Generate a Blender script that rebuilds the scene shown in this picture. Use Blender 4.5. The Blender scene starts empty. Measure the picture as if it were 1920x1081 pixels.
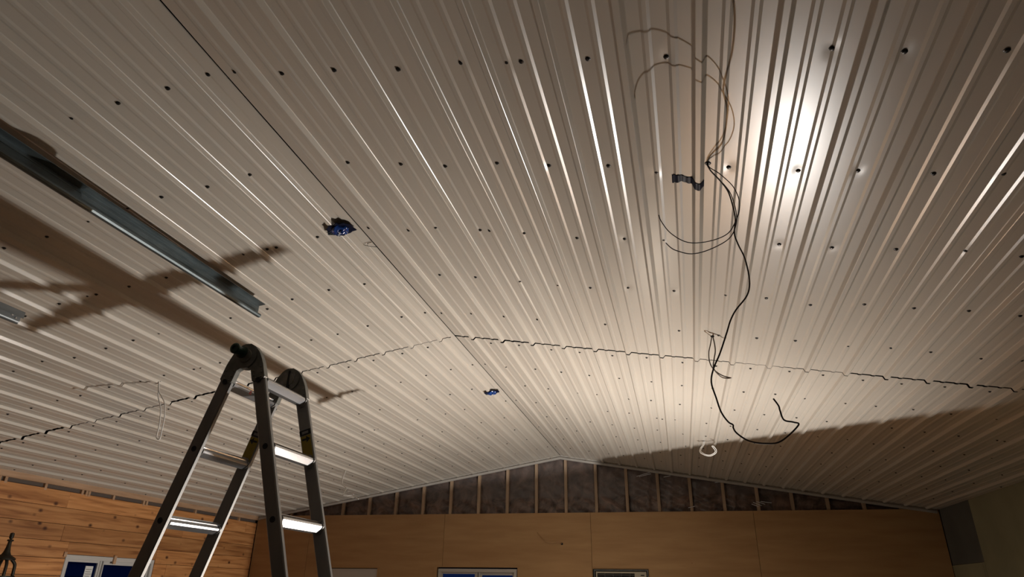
import bpy, bmesh, math, random
import numpy as np
from mathutils import Vector, Matrix

random.seed(7)
rng = np.random.default_rng(11)
S = bpy.context.scene
COL = S.collection

# ------------------------------------------------------------------ camera
F_PX = 1233.134
YAW, PITCH, ROLL = 0.23769, 0.43232, 0.0156
CAM = Vector((1.49626, 0.0, 1.76782))
cy_, sy_ = math.cos(YAW), math.sin(YAW)
cp_, sp_ = math.cos(PITCH), math.sin(PITCH)
fwd = Vector((-sy_ * cp_, cy_ * cp_, sp_))
rt = Vector((cy_, sy_, 0))
up = rt.cross(fwd)
r2 = rt * math.cos(ROLL) + up * math.sin(ROLL)
u2 = up * math.cos(ROLL) - rt * math.sin(ROLL)
cd = bpy.data.cameras.new('camera')
cd.sensor_width = 36
cd.lens = F_PX / 1920 * 36
cd.clip_start = 0.02
cam = bpy.data.objects.new('camera', cd)
COL.objects.link(cam)
m = Matrix((r2, u2, -fwd)).transposed().to_4x4()
m.translation = CAM
cam.matrix_world = m
S.camera = cam

# ------------------------------------------------------------------ world, exposure
wd = bpy.data.worlds.new('dusk')
S.world = wd
wd.use_nodes = True
bgn = wd.node_tree.nodes['Background']
bgn.inputs[0].default_value = (0.045, 0.11, 0.42, 1)
bgn.inputs[1].default_value = 0.09
S.view_settings.view_transform = 'Standard'
S.view_settings.look = 'None'
S.view_settings.gamma = 1
S.view_settings.exposure = 0.0
S.view_settings.use_curve_mapping = False

# ------------------------------------------------------------------ lights
LAMP = Vector((1.96, 5.23, 0.60))        # LED work light standing on the bench
LAMP_AIM = Vector((-0.76, 0.16, 0.62)).normalized()
def area(name, loc, direction, size, power, color):
    ld = bpy.data.lights.new(name, 'AREA')
    ld.shape = 'DISK'
    ld.size = size
    ld.energy = power
    ld.color = color
    o = bpy.data.objects.new(name, ld)
    COL.objects.link(o)
    o.location = loc
    o.rotation_euler = direction.to_track_quat('-Z', 'Y').to_euler()
    return o
area('work_lamp_light', LAMP, LAMP_AIM, 0.028, 158, (1.0, 0.97, 0.93))
# warm fill light added near the back wall, below the frame
FILL_POS = Vector((0.7, 7.5, 0.85))
pl = bpy.data.lights.new('warm_fill_light', 'POINT')
pl.energy = 21
pl.color = (1.0, 0.86, 0.70)
pl.shadow_soft_size = 0.12
po = bpy.data.objects.new('warm_fill_light', pl)
COL.objects.link(po)
po.location = FILL_POS

# ------------------------------------------------------------------ materials
def newmat(name):
    mt = bpy.data.materials.new(name)
    mt.use_nodes = True
    nt = mt.node_tree
    b = nt.nodes['Principled BSDF']
    return mt, nt, b
def flat(name, col, rough=0.5, metal=0.0, spec=0.5, coat=0.0):
    mt, nt, b = newmat(name)
    b.inputs['Base Color'].default_value = (*col, 1)
    b.inputs['Roughness'].default_value = rough
    b.inputs['Metallic'].default_value = metal
    b.inputs['Specular IOR Level'].default_value = spec
    b.inputs['Coat Weight'].default_value = coat
    return mt
def noisy(name, c1, c2, scale=8, stretch=(1, 1, 1), rough=0.5, metal=0.0, detail=4, bump=0.0, bscale=None,
          spec=0.5, per_object=0.0, coords='Object', ramp=(0.35, 0.65)):
    mt, nt, b = newmat(name)
    N, Lk = nt.nodes, nt.links
    tc = N.new('ShaderNodeTexCoord')
    mp = N.new('ShaderNodeMapping')
    mp.inputs['Scale'].default_value = stretch
    Lk.new(tc.outputs[coords], mp.inputs[0])
    vec = mp.outputs[0]
    if per_object:
        oi = N.new('ShaderNodeObjectInfo')
        va = N.new('ShaderNodeVectorMath'); va.operation = 'ADD'
        mm = N.new('ShaderNodeMath'); mm.operation = 'MULTIPLY'; mm.inputs[1].default_value = 37
        Lk.new(oi.outputs['Random'], mm.inputs[0])
        Lk.new(mp.outputs[0], va.inputs[0]); Lk.new(mm.outputs[0], va.inputs[1])
        vec = va.outputs[0]
    nz = N.new('ShaderNodeTexNoise')
    nz.inputs['Scale'].default_value = scale
    nz.inputs['Detail'].default_value = detail
    Lk.new(vec, nz.inputs['Vector'])
    cr = N.new('ShaderNodeValToRGB')
    cr.color_ramp.elements[0].position = ramp[0]; cr.color_ramp.elements[0].color = (*c1, 1)
    cr.color_ramp.elements[1].position = ramp[1]; cr.color_ramp.elements[1].color = (*c2, 1)
    Lk.new(nz.outputs['Fac'], cr.inputs[0])
    colout = cr.outputs[0]
    if per_object:
        hs = N.new('ShaderNodeHueSaturation')
        mr = N.new('ShaderNodeMapRange')
        mr.inputs['To Min'].default_value = 1 - per_object; mr.inputs['To Max'].default_value = 1 + per_object
        Lk.new(oi.outputs['Random'], mr.inputs['Value'])
        Lk.new(mr.outputs[0], hs.inputs['Value']); Lk.new(colout, hs.inputs['Color'])
        colout = hs.outputs[0]
    Lk.new(colout, b.inputs['Base Color'])
    b.inputs['Roughness'].default_value = rough
    b.inputs['Metallic'].default_value = metal
    b.inputs['Specular IOR Level'].default_value = spec
    if bump:
        nb = N.new('ShaderNodeTexNoise'); nb.inputs['Scale'].default_value = bscale or scale * 3
        Lk.new(vec, nb.inputs['Vector'])
        bp = N.new('ShaderNodeBump'); bp.inputs['Strength'].default_value = bump; bp.inputs['Distance'].default_value = 0.005
        Lk.new(nb.outputs['Fac'], bp.inputs['Height']); Lk.new(bp.outputs[0], b.inputs['Normal'])
    return mt

# white painted steel: faint grime, semi gloss
M_STEEL = noisy('white_painted_steel', (0.52, 0.463, 0.392), (0.57, 0.513, 0.437), scale=1.3, stretch=(1, .35, 1), rough=0.28, spec=1.0, detail=3)
M_TRIM = flat('trim_white_steel', (0.46, 0.43, 0.39), 0.35)
M_DARK = flat('attic_dark', (0.012, 0.010, 0.009), 0.95, spec=0.1)
M_SCREW = flat('dark_steel_screw', (0.035, 0.032, 0.03), 0.35, metal=0.6)
M_GALV = noisy('galvanized_steel', (0.085, 0.105, 0.11), (0.14, 0.165, 0.17), scale=22, stretch=(1, .25, 1), rough=0.42, metal=0.6, bump=0.05)
M_GALVD = noisy('worn_galvanized_steel', (0.13, 0.14, 0.145), (0.21, 0.22, 0.22), scale=22, stretch=(1, .25, 1), rough=0.42, metal=0.6)
M_ALU = noisy('ladder_aluminium', (0.25, 0.24, 0.23), (0.31, 0.30, 0.285), scale=14, stretch=(1, 1, .2), rough=0.5, metal=0.45, bump=0.03)
M_RUNG = noisy('rung_aluminium', (0.45, 0.45, 0.46), (0.6, 0.6, 0.61), scale=30, stretch=(1, .1, 1), rough=0.25, metal=0.8)
M_HINGE = noisy('hinge_steel', (0.17, 0.17, 0.15), (0.25, 0.245, 0.22), scale=25, rough=0.42, metal=0.5)
M_KNOB = flat('dark_green_knob', (0.018, 0.045, 0.025), 0.35)
M_BLACK = flat('black_plastic', (0.012, 0.012, 0.012), 0.5)
M_YEL = flat('yellow_label', (0.34, 0.25, 0.02), 0.5)
M_WHITE = flat('white_label', (0.75, 0.74, 0.70), 0.5)
M_RED = flat('red_label', (0.55, 0.03, 0.03), 0.5)
M_CABLE = flat('dark_brown_cable', (0.035, 0.018, 0.014), 0.45)
M_CABLE2 = flat('grey_brown_cable', (0.16, 0.12, 0.09), 0.4)
M_CABLEW = flat('white_cable', (0.72, 0.69, 0.64), 0.45)
M_BLUE = noisy('blue_plastic', (0.004, 0.018, 0.09), (0.012, 0.06, 0.27), scale=40, rough=0.16, spec=0.8)
M_TAPE = noisy('navy_tape', (0.002, 0.003, 0.012), (0.004, 0.007, 0.03), scale=60, rough=0.5, spec=.15)
M_STUD = noisy('stud_pine', (0.34, 0.235, 0.15), (0.44, 0.31, 0.21), scale=7, stretch=(6, 6, .6), rough=0.7, per_object=0.12)
M_LUMBER = noisy('top_plate_pine', (0.40, 0.235, 0.13), (0.52, 0.33, 0.20), scale=5, stretch=(3, .5, 6), rough=0.7)
M_FLOOR = noisy('concrete_floor', (0.13, 0.12, 0.11), (0.19, 0.18, 0.165), scale=3, rough=0.8)
M_GYP = noisy('front_wall_board', (0.20, 0.17, 0.13), (0.24, 0.20, 0.16), scale=2, rough=0.8)
M_VINYL = flat('white_vinyl', (0.56, 0.53, 0.49), 0.4)
M_VINYLD = flat('grey_weatherstrip', (0.16, 0.15, 0.14), 0.6)
M_ACBODY = flat('beige_ac_plastic', (0.48, 0.44, 0.34), 0.45)
M_ACDARK = flat('dark_grille', (0.04, 0.04, 0.042), 0.5)
M_LANTERN = noisy('dark_bronze', (0.02, 0.016, 0.01), (0.035, 0.028, 0.016), scale=20, rough=0.5, metal=0.4)
M_RWALL = noisy('olive_grey_board', (0.20, 0.185, 0.11), (0.25, 0.23, 0.14), scale=1.5, rough=0.85, per_object=.08)
M_RWALLD = noisy('dark_grey_board', (0.075, 0.075, 0.065), (0.10, 0.098, 0.085), scale=2, rough=0.8)
M_PLASTICY = flat('lamp_yellow_plastic', (0.6, 0.35, 0.02), 0.4)

def wood_planks():
    mt, nt, b = newmat('knotty_pine')
    N, Lk = nt.nodes, nt.links
    tc = N.new('ShaderNodeTexCoord'); oi = N.new('ShaderNodeObjectInfo')
    mm = N.new('ShaderNodeMath'); mm.operation = 'MULTIPLY'; mm.inputs[1].default_value = 61
    Lk.new(oi.outputs['Random'], mm.inputs[0])
    va = N.new('ShaderNodeVectorMath'); va.operation = 'ADD'
    Lk.new(tc.outputs['Object'], va.inputs[0]); Lk.new(mm.outputs[0], va.inputs[1])
    mp = N.new('ShaderNodeMapping'); mp.inputs['Scale'].default_value = (1, .55, 9)
    Lk.new(va.outputs[0], mp.inputs[0])
    nz = N.new('ShaderNodeTexNoise'); nz.inputs['Scale'].default_value = 3.0; nz.inputs['Detail'].default_value = 8
    nz.inputs['Distortion'].default_value = 0.6
    Lk.new(mp.outputs[0], nz.inputs['Vector'])
    cr = N.new('ShaderNodeValToRGB')
    e = cr.color_ramp.elements
    e[0].position = .3; e[0].color = (0.27, 0.10, 0.03, 1)
    e[1].position = .7; e[1].color = (0.60, 0.29, 0.11, 1)
    x = cr.color_ramp.elements.new(.5); x.color = (0.48, 0.21, 0.07, 1)
    Lk.new(nz.outputs['Fac'], cr.inputs[0])
    # knots: sparse voronoi cells, a little wider than high
    mk = N.new('ShaderNodeMapping'); mk.inputs['Scale'].default_value = (.4, 3.2, 4.6)
    Lk.new(va.outputs[0], mk.inputs[0])
    vo = N.new('ShaderNodeTexVoronoi'); vo.inputs['Scale'].default_value = 1.7; vo.inputs['Randomness'].default_value = 1
    Lk.new(mk.outputs[0], vo.inputs['Vector'])
    kr = N.new('ShaderNodeValToRGB')
    kr.color_ramp.elements[0].position = .06; kr.color_ramp.elements[0].color = (1, 1, 1, 1)
    kr.color_ramp.elements[1].position = .19; kr.color_ramp.elements[1].color = (0, 0, 0, 1)
    Lk.new(vo.outputs['Distance'], kr.inputs[0])
    mx = N.new('ShaderNodeMixRGB'); mx.inputs[2].default_value = (0.075, 0.022, 0.008, 1)
    Lk.new(kr.outputs[0], mx.inputs[0]); Lk.new(cr.outputs[0], mx.inputs[1])
    hs = N.new('ShaderNodeHueSaturation')
    mr = N.new('ShaderNodeMapRange'); mr.inputs['To Min'].default_value = .78; mr.inputs['To Max'].default_value = 1.22
    Lk.new(oi.outputs['Random'], mr.inputs['Value']); Lk.new(mr.outputs[0], hs.inputs['Value']); Lk.new(mx.outputs[0], hs.inputs['Color'])
    Lk.new(hs.outputs[0], b.inputs['Base Color'])
    b.inputs['Roughness'].default_value = .55
    return mt
M_PLANK = wood_planks()

def plywood():
    mt, nt, b = newmat('birch_plywood')
    N, Lk = nt.nodes, nt.links
    tc = N.new('ShaderNodeTexCoord'); oi = N.new('ShaderNodeObjectInfo')
    mm = N.new('ShaderNodeMath'); mm.operation = 'MULTIPLY'; mm.inputs[1].default_value = 23
    Lk.new(oi.outputs['Random'], mm.inputs[0])
    va = N.new('ShaderNodeVectorMath'); va.operation = 'ADD'
    Lk.new(tc.outputs['Object'], va.inputs[0]); Lk.new(mm.outputs[0], va.inputs[1])
    mp = N.new('ShaderNodeMapping'); mp.inputs['Scale'].default_value = (.7, 1, 5)
    Lk.new(va.outputs[0], mp.inputs[0])
    nz = N.new('ShaderNodeTexNoise'); nz.inputs['Scale'].default_value = 2.2; nz.inputs['Detail'].default_value = 5
    Lk.new(mp.outputs[0], nz.inputs['Vector'])
    cr = N.new('ShaderNodeValToRGB')
    cr.color_ramp.elements[0].position = .3; cr.color_ramp.elements[0].color = (0.40, 0.225, 0.095, 1)
    cr.color_ramp.elements[1].position = .7; cr.color_ramp.elements[1].color = (0.50, 0.30, 0.135, 1)
    Lk.new(nz.outputs['Fac'], cr.inputs[0])
    vo = N.new('ShaderNodeTexVoronoi'); vo.inputs['Scale'].default_value = 2.6
    Lk.new(va.outputs[0], vo.inputs['Vector'])
    kr = N.new('ShaderNodeValToRGB')
    kr.color_ramp.elements[0].position = .015; kr.color_ramp.elements[0].color = (1, 1, 1, 1)
    kr.color_ramp.elements[1].position = .03; kr.color_ramp.elements[1].color = (0, 0, 0, 1)
    Lk.new(vo.outputs['Distance'], kr.inputs[0])
    mx = N.new('ShaderNodeMixRGB'); mx.inputs[2].default_value = (0.16, 0.07, 0.03, 1)
    Lk.new(kr.outputs[0], mx.inputs[0]); Lk.new(cr.outputs[0], mx.inputs[1])
    Lk.new(mx.outputs[0], b.inputs['Base Color'])
    b.inputs['Roughness'].default_value = .6
    return mt
M_PLY = plywood()

def insulation():
    mt, nt, b = newmat('glass_wool_under_plastic')
    N, Lk = nt.nodes, nt.links
    tc = N.new('ShaderNodeTexCoord')
    nz = N.new('ShaderNodeTexNoise'); nz.inputs['Scale'].default_value = 5; nz.inputs['Detail'].default_value = 9
    nz.inputs['Roughness'].default_value = .65; nz.inputs['Distortion'].default_value = 1.2
    Lk.new(tc.outputs['Object'], nz.inputs['Vector'])
    cr = N.new('ShaderNodeValToRGB')
    e = cr.color_ramp.elements
    e[0].position = .36; e[0].color = (0.035, 0.02, 0.015, 1)
    e[1].position = .68; e[1].color = (0.22, 0.135, 0.10, 1)
    x = e.new(.5); x.color = (0.10, 0.063, 0.048, 1)
    Lk.new(nz.outputs['Fac'], cr.inputs[0])
    # upper part seen through a doubled, milky sheet
    sx = N.new('ShaderNodeSeparateXYZ'); Lk.new(tc.outputs['Object'], sx.inputs[0])
    n2 = N.new('ShaderNodeTexNoise'); n2.inputs['Scale'].default_value = 3
    Lk.new(tc.outputs['Object'], n2.inputs['Vector'])
    ma = N.new('ShaderNodeMath'); ma.operation = 'MULTIPLY_ADD'; ma.inputs[1].default_value = .12
    Lk.new(n2.outputs['Fac'], ma.inputs[0]); Lk.new(sx.outputs['Z'], ma.inputs[2])
    st = N.new('ShaderNodeMapRange'); st.inputs['From Min'].default_value = 2.99; st.inputs['From Max'].default_value = 3.02
    st.inputs['To Max'].default_value = .45
    Lk.new(ma.outputs[0], st.inputs['Value'])
    mx = N.new('ShaderNodeMixRGB'); mx.inputs[2].default_value = (0.15, 0.125, 0.12, 1)
    Lk.new(st.outputs[0], mx.inputs[0]); Lk.new(cr.outputs[0], mx.inputs[1])
    Lk.new(mx.outputs[0], b.inputs['Base Color'])
    b.inputs['Roughness'].default_value = .55
    b.inputs['Coat Weight'].default_value = .5
    b.inputs['Coat Roughness'].default_value = .12
    return mt
M_INS = insulation()

def glass():
    mt, nt, b = newmat('window_glass')
    b.inputs['Base Color'].default_value = (0.75, 0.85, 1, 1)
    b.inputs['Roughness'].default_value = 0.02
    b.inputs['Transmission Weight'].default_value = 1
    b.inputs['IOR'].default_value = 1.05
    b.inputs['Specular IOR Level'].default_value = 0.5
    return mt
M_GLASS = glass()
M_LED = bpy.data.materials.new('led_face'); M_LED.use_nodes = True
_b = M_LED.node_tree.nodes['Principled BSDF']
_b.inputs['Emission Color'].default_value = (1, .96, .9, 1); _b.inputs['Emission Strength'].default_value = 3

# ------------------------------------------------------------------ mesh helpers
class MB:
    def __init__(self): self.v = []; self.f = []
    def add(self, vs, fs):
        n = len(self.v); self.v += [tuple(p) for p in vs]; self.f += [tuple(i + n for i in q) for q in fs]; return self
    def box(self, x0, x1, y0, y1, z0, z1):
        vs = [(x, y, z) for z in (z0, z1) for y in (y0, y1) for x in (x0, x1)]
        return self.add(vs, [(0, 2, 3, 1), (4, 5, 7, 6), (0, 1, 5, 4), (2, 6, 7, 3), (0, 4, 6, 2), (1, 3, 7, 5)])
    def prism(self, prof, o, ax, ay, az, length):
        """prof: closed 2-D outline; placed at o on axes ax, ay; swept along az by length."""
        o, ax, ay, az = map(Vector, (o, ax, ay, az)); n = len(prof)
        vs = [o + ax * a + ay * b_ + az * t for t in (0, length) for a, b_ in prof]
        fs = [(i, (i + 1) % n, n + (i + 1) % n, n + i) for i in range(n)] + [tuple(range(n))[::-1], tuple(range(n, 2 * n))]
        return self.add(vs, fs)
    def strip(self, prof, o, ax, ay, az, length, th):
        """open profile of thin sheet steel, thickened"""
        n = len(prof); P = [Vector(p) for p in prof]; off = []
        for i in range(n):
            a = P[max(i - 1, 0)]; b_ = P[min(i + 1, n - 1)]; d = (b_ - a).normalized(); off.append(P[i] + Vector((-d.y, d.x)) * th)
        return self.prism([tuple(p) for p in P] + [tuple(p) for p in off[::-1]], o, ax, ay, az, length)
    def cyl(self, a, b, r0, r1=None, seg=20, caps=True):
        a, b = Vector(a), Vector(b); r1 = r0 if r1 is None else r1
        d = (b - a).normalized(); t = d.orthogonal().normalized(); s = d.cross(t)
        vs = [p + (t * math.cos(6.28318530718 * i / seg) + s * math.sin(6.28318530718 * i / seg)) * r for p, r in ((a, r0), (b, r1)) for i in range(seg)]
        fs = [(i, (i + 1) % seg, seg + (i + 1) % seg, seg + i) for i in range(seg)]
        if caps: fs += [tuple(range(seg))[::-1], tuple(range(seg, 2 * seg))]
        return self.add(vs, fs)
    def lathe(self, prof, c, axis=(0, 0, 1), seg=20):
        c, d = Vector(c), Vector(axis).normalized(); t = d.orthogonal().normalized(); s = d.cross(t); n = len(prof)
        vs = [c + d * h + (t * math.cos(6.28318530718 * i / seg) + s * math.sin(6.28318530718 * i / seg)) * r for r, h in prof for i in range(seg)]
        fs = [(k * seg + i, k * seg + (i + 1) % seg, (k + 1) * seg + (i + 1) % seg, (k + 1) * seg + i) for k in range(n - 1) for i in range(seg)]
        return self.add(vs, fs + [tuple(range(seg))[::-1], tuple(range((n - 1) * seg, n * seg))])
    def tube(self, pts, r, seg=8, sub=5, closed_ends=True):
        P = [Vector(p) for p in pts]; Q = []
        for i in range(len(P) - 1):
            p0 = P[max(i - 1, 0)]; p1 = P[i]; p2 = P[i + 1]; p3 = P[min(i + 2, len(P) - 1)]
            for k in range(sub):
                t = k / sub
                Q.append(0.5 * ((2 * p1) + (p2 - p0) * t + (2 * p0 - 5 * p1 + 4 * p2 - p3) * t * t + (3 * p1 - p0 - 3 * p2 + p3) * t ** 3))
        Q.append(P[-1]); n = len(Q)
        d = (Q[1] - Q[0]).normalized(); t = d.orthogonal().normalized(); vs = []
        for i, q in enumerate(Q):
            d = (Q[min(i + 1, n - 1)] - Q[max(i - 1, 0)]).normalized()
            t = (t - d * t.dot(d)).normalized(); s = d.cross(t)
            vs += [q + (t * math.cos(6.28318530718 * k / seg) + s * math.sin(6.28318530718 * k / seg)) * r for k in range(seg)]
        fs = [(i * seg + k, i * seg + (k + 1) % seg, (i + 1) * seg + (k + 1) % seg, (i + 1) * seg + k) for i in range(n - 1) for k in range(seg)]
        return self.add(vs, fs + [tuple(range(seg))[::-1], tuple(range((n - 1) * seg, n * seg))])

def wloc(o):
    v = Vector((0, 0, 0))
    while o: v += o.location; o = o.parent
    return v
def obj(name, mb, mat, parent=None, loc=None, smooth=0, bevel=0, mats=None):
    """world-space MB -> one mesh object; origin at loc (or the parent's)"""
    base = wloc(parent)
    org = Vector(loc) if loc is not None else base
    me = bpy.data.meshes.new(name)
    me.from_pydata([(x - org.x, y - org.y, z - org.z) for x, y, z in mb.v], [], mb.f)
    for mt in (mats or [mat]): me.materials.append(mt)
    bm = bmesh.new(); bm.from_mesh(me)
    bmesh.ops.recalc_face_normals(bm, faces=bm.faces)
    if bevel: bmesh.ops.bevel(bm, geom=list(bm.edges), offset=bevel, segments=2, affect='EDGES')
    bm.to_mesh(me); bm.free()
    if smooth:
        me.polygons.foreach_set('use_smooth', [True] * len(me.polygons))
        me.set_sharp_from_angle(angle=math.radians(smooth))
    o = bpy.data.objects.new(name, me); COL.objects.link(o)
    o.parent = parent; o.location = org - base
    return o
def thing(name, label, cat, loc, group=None):
    o = bpy.data.objects.new(name, None); COL.objects.link(o); o.location = loc; o.empty_display_size = .1
    return tag(o, label, cat, group)
def tag(o, label, cat, group=None):
    o['label'] = label; o['category'] = cat
    if group: o['group'] = group
    return o
def struct(o, label=None):
    o['kind'] = 'structure'
    if label: o['label'] = label
    return o

# ------------------------------------------------------------------ room numbers
AL = 0.16657                      # roof pitch 2:12
RZ = 3.5                          # ridge height
D_BACK, D_SEAM, D_FRONT = 9.168, 4.384, -2.4
HALF = 4.55
EAVE = RZ - HALF * math.tan(AL)   # 2.735
PLY_TOP = 2.742
PITCH_R = 0.2286
S0 = {1: 0.1439, -1: 0.1165}
SLOPE_LEN = HALF / math.cos(AL)
ROW0, DROW = 1.612, 0.574
WIN_TOP = 2.05
ca, sa = math.cos(AL), math.sin(AL)
def warp(x, y, z):
    """the near run of sheets is fixed slightly out of square and rises a little towards the front wall"""
    d = max(D_SEAM - y, 0.0)
    return x - .014 * d, y, z + .016 * d
def away(pts, k=1.022): return [tuple(CAM + (Vector(p) - CAM) * k) for p in pts]
def on_slope(side, s, d=0.0): return side * (s * ca - d * sa), RZ - s * sa - d * ca

# ------------------------------------------------------------------ floor
struct(obj('floor', MB().box(-4.6, 4.6, D_FRONT, D_BACK + .05, -.1, 0), M_FLOOR), 'grey concrete floor of the garage')

# ------------------------------------------------------------------ ceiling: dark deck above, ribbed sheets as parts
deck = MB()
for side in (1, -1):
    x1, z1 = on_slope(side, 0, -.06); x2, z2 = on_slope(side, SLOPE_LEN + .08, -.06)
    x3, z3 = on_slope(side, 0, -.10); x4, z4 = on_slope(side, SLOPE_LEN + .08, -.10)
    deck.add([(x1, D_FRONT - .1, z1 + .17), (x2, D_FRONT - .1, z2 + .17), (x4, D_FRONT - .1, z4 + .17), (x3, D_FRONT - .1, z3 + .17),
              (x1, D_BACK + .1, z1), (x2, D_BACK + .1, z2), (x4, D_BACK + .1, z4), (x3, D_BACK + .1, z3)],
             [(0, 1, 2, 3), (7, 6, 5, 4), (0, 4, 5, 1), (1, 5, 6, 2), (2, 6, 7, 3), (3, 7, 4, 0)])
ceiling = struct(obj('ceiling', deck, M_DARK), 'gabled ceiling lined with ribbed white steel sheets')

# screws: (side, s, y)
screws = []
for side in (1, -1):
    for i in range(-1, 13):
        y = ROW0 + i * DROW
        if abs(y - D_SEAM) < .05: y = D_SEAM + .09
        for k in range(-1, 20):
            if k == -1 and (i % 2): continue
            s = S0[side] + (k + .5) * PITCH_R + random.gauss(0, .018)
            if k == -1: s = .055
            if s > SLOPE_LEN - .03 or random.random() < .06: continue
            yy = y + random.gauss(0, .012) + .01 * math.sin(k * 1.3 + i)
            screws.append((side, s, yy))
            if random.random() < .035: screws.append((side, s + random.choice((-1, 1)) * .05, yy + random.gauss(0, .008)))
scr = np.array(screws)

# low-frequency waviness of the thin sheet (oil canning)
_w = [(rng.uniform(.6, 3.2), rng.uniform(2.5, 7.5), rng.uniform(0, 6.28), rng.uniform(.12, .38)) for _ in range(14)]
def wave(s, y):
    z = np.zeros_like(s)
    for a, b, p, amp in _w: z += amp * np.sin(a * y * 2.3 + b * s + p)
    return z * 0.00055

def sheet(side, s_a, s_b, y0, y1, lift, name='ceiling_panel'):
    prof = []
    def put(s, d):
        if s_a <= s <= s_b: prof.append((s, d))
    put(s_a, 0)
    k = int((s_a - S0[side]) / PITCH_R) - 2
    while S0[side] + k * PITCH_R < s_b + .3:
        c = S0[side] + k * PITCH_R
        for a, d in ((-.0235, 0), (-.0205, .0022), (-.0108, .0178), (-.0085, .019), (.0085, .019), (.0108, .0178), (.0205, .0022), (.0235, 0)): put(c + a, d)
        for mc in (1 / 3, 2 / 3):
            for a, d in ((-.0155, 0), (-.0060, .0034), (.0060, .0034), (.0155, 0)): put(c + mc * PITCH_R + a, d)
        put(c + .045, 0); put(c + PITCH_R - .045, 0)
        for a in (-.013, -.005, .003, .011): put(c + .5 * PITCH_R + a, 0)
        k += 1
    put(s_b, 0)
    prof = sorted(set(prof))
    s = np.array([p[0] for p in prof]); d = np.array([p[1] for p in prof])
    ylo = max(y0, .4)
    ys = np.concatenate([np.linspace(y0, ylo, 8)[:-1] if ylo > y0 else [], np.linspace(ylo, y1, int((y1 - ylo) / .022) + 2)])
    SS, YY = np.meshgrid(s, ys); DD = np.tile(d, (len(ys), 1))
    DD = DD + wave(SS, YY + (1.7 if side < 0 else 0)) + lift
    sel = scr[(scr[:, 0] == side) & (scr[:, 1] > s_a) & (scr[:, 1] < s_b) & (scr[:, 2] > y0) & (scr[:, 2] < y1)]
    for _, sx, yx in sel:
        j0, j1 = np.searchsorted(ys, (yx - .09, yx + .09)); i0, i1 = np.searchsorted(s, (sx - .06, sx + .06))
        q = ((SS[j0:j1, i0:i1] - sx) / .017) ** 2 + ((YY[j0:j1, i0:i1] - yx) / .026) ** 2
        DD[j0:j1, i0:i1] -= .0021 * np.exp(-q)
    YY = YY.copy()
    if y1 == D_SEAM:                      # hand-cut ends: uneven gap along the cross seam
        YY[-1, :] += -.004 + .002 * np.sin(s * 9 + side) - (random.random() ** 3) * .018
    if y0 == D_SEAM:
        YY[0, :] += .005 + .002 * np.sin(s * 13 + 2)
    X = side * (SS * ca - DD * sa); Z = RZ - SS * sa - DD * ca
    dd_ = np.maximum(D_SEAM - YY, 0); X = X - .014 * dd_; Z = Z + .016 * dd_
    ny, ns = SS.shape
    vs = np.stack([X, YY, Z], -1).reshape(-1, 3)
    idx = np.arange(ny * ns).reshape(ny, ns)
    q = np.stack([idx[:-1, :-1], idx[:-1, 1:], idx[1:, 1:], idx[1:, :-1]], -1).reshape(-1, 4)
    if side > 0: q = q[:, ::-1]
    me = bpy.data.meshes.new(name)
    me.vertices.add(len(vs)); me.vertices.foreach_set('co', vs.ravel().astype('f'))
    me.loops.add(len(q) * 4); me.loops.foreach_set('vertex_index', q.ravel().astype('i'))
    me.polygons.add(len(q)); me.polygons.foreach_set('loop_start', np.arange(len(q), dtype='i') * 4)
    me.update(calc_edges=True); me.validate()
    me.polygons.foreach_set('use_smooth', np.ones(len(q), dtype=bool))
    me.set_sharp_from_angle(angle=math.radians(13))
    me.materials.append(M_STEEL)
    o = bpy.data.objects.new(name, me); COL.objects.link(o); o.parent = ceiling
    return o
for side, cuts in ((1, (3, 7, 11, 15, 99)), (-1, (2, 6, 10, 14, 18, 99))):
    prev = .007 if side > 0 else .0
    for n, c in enumerate(cuts):
        end = SLOPE_LEN if c == 99 else S0[side] + c * PITCH_R + .026
        for run, (ya, yb) in enumerate(((D_FRONT, D_SEAM), (D_SEAM, D_BACK - .004))):
            sheet(side, prev, end, ya, yb, .0007 * (n % 2) + .0003 * run)
        prev = end - .052
# ridge strip folded under the left edge
for ya, yb, w in ((D_FRONT, 2.93, .034), (2.94, D_SEAM, .030), (D_SEAM, D_BACK - .01, .031)):
    mb = MB()
    x0, z0 = on_slope(-1, w, .0035); x1, z1 = on_slope(-1, .001, .0035)
    mb.add([(x0, ya, z0), (x1, ya, z1), (x1, yb, z1), (x0, yb, z0), (x0, ya, z0 + .003), (x1, ya, z1 + .003), (x1, yb, z1 + .003), (x0, yb, z0 + .003)],
           [(0, 1, 2, 3), (7, 6, 5, 4), (0, 4, 5, 1), (1, 5, 6, 2), (2, 6, 7, 3), (3, 7, 4, 0)])
    mb.v = [warp(*p) for p in mb.v]
    obj('ridge_strip', mb, M_STEEL, ceiling)

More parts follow.
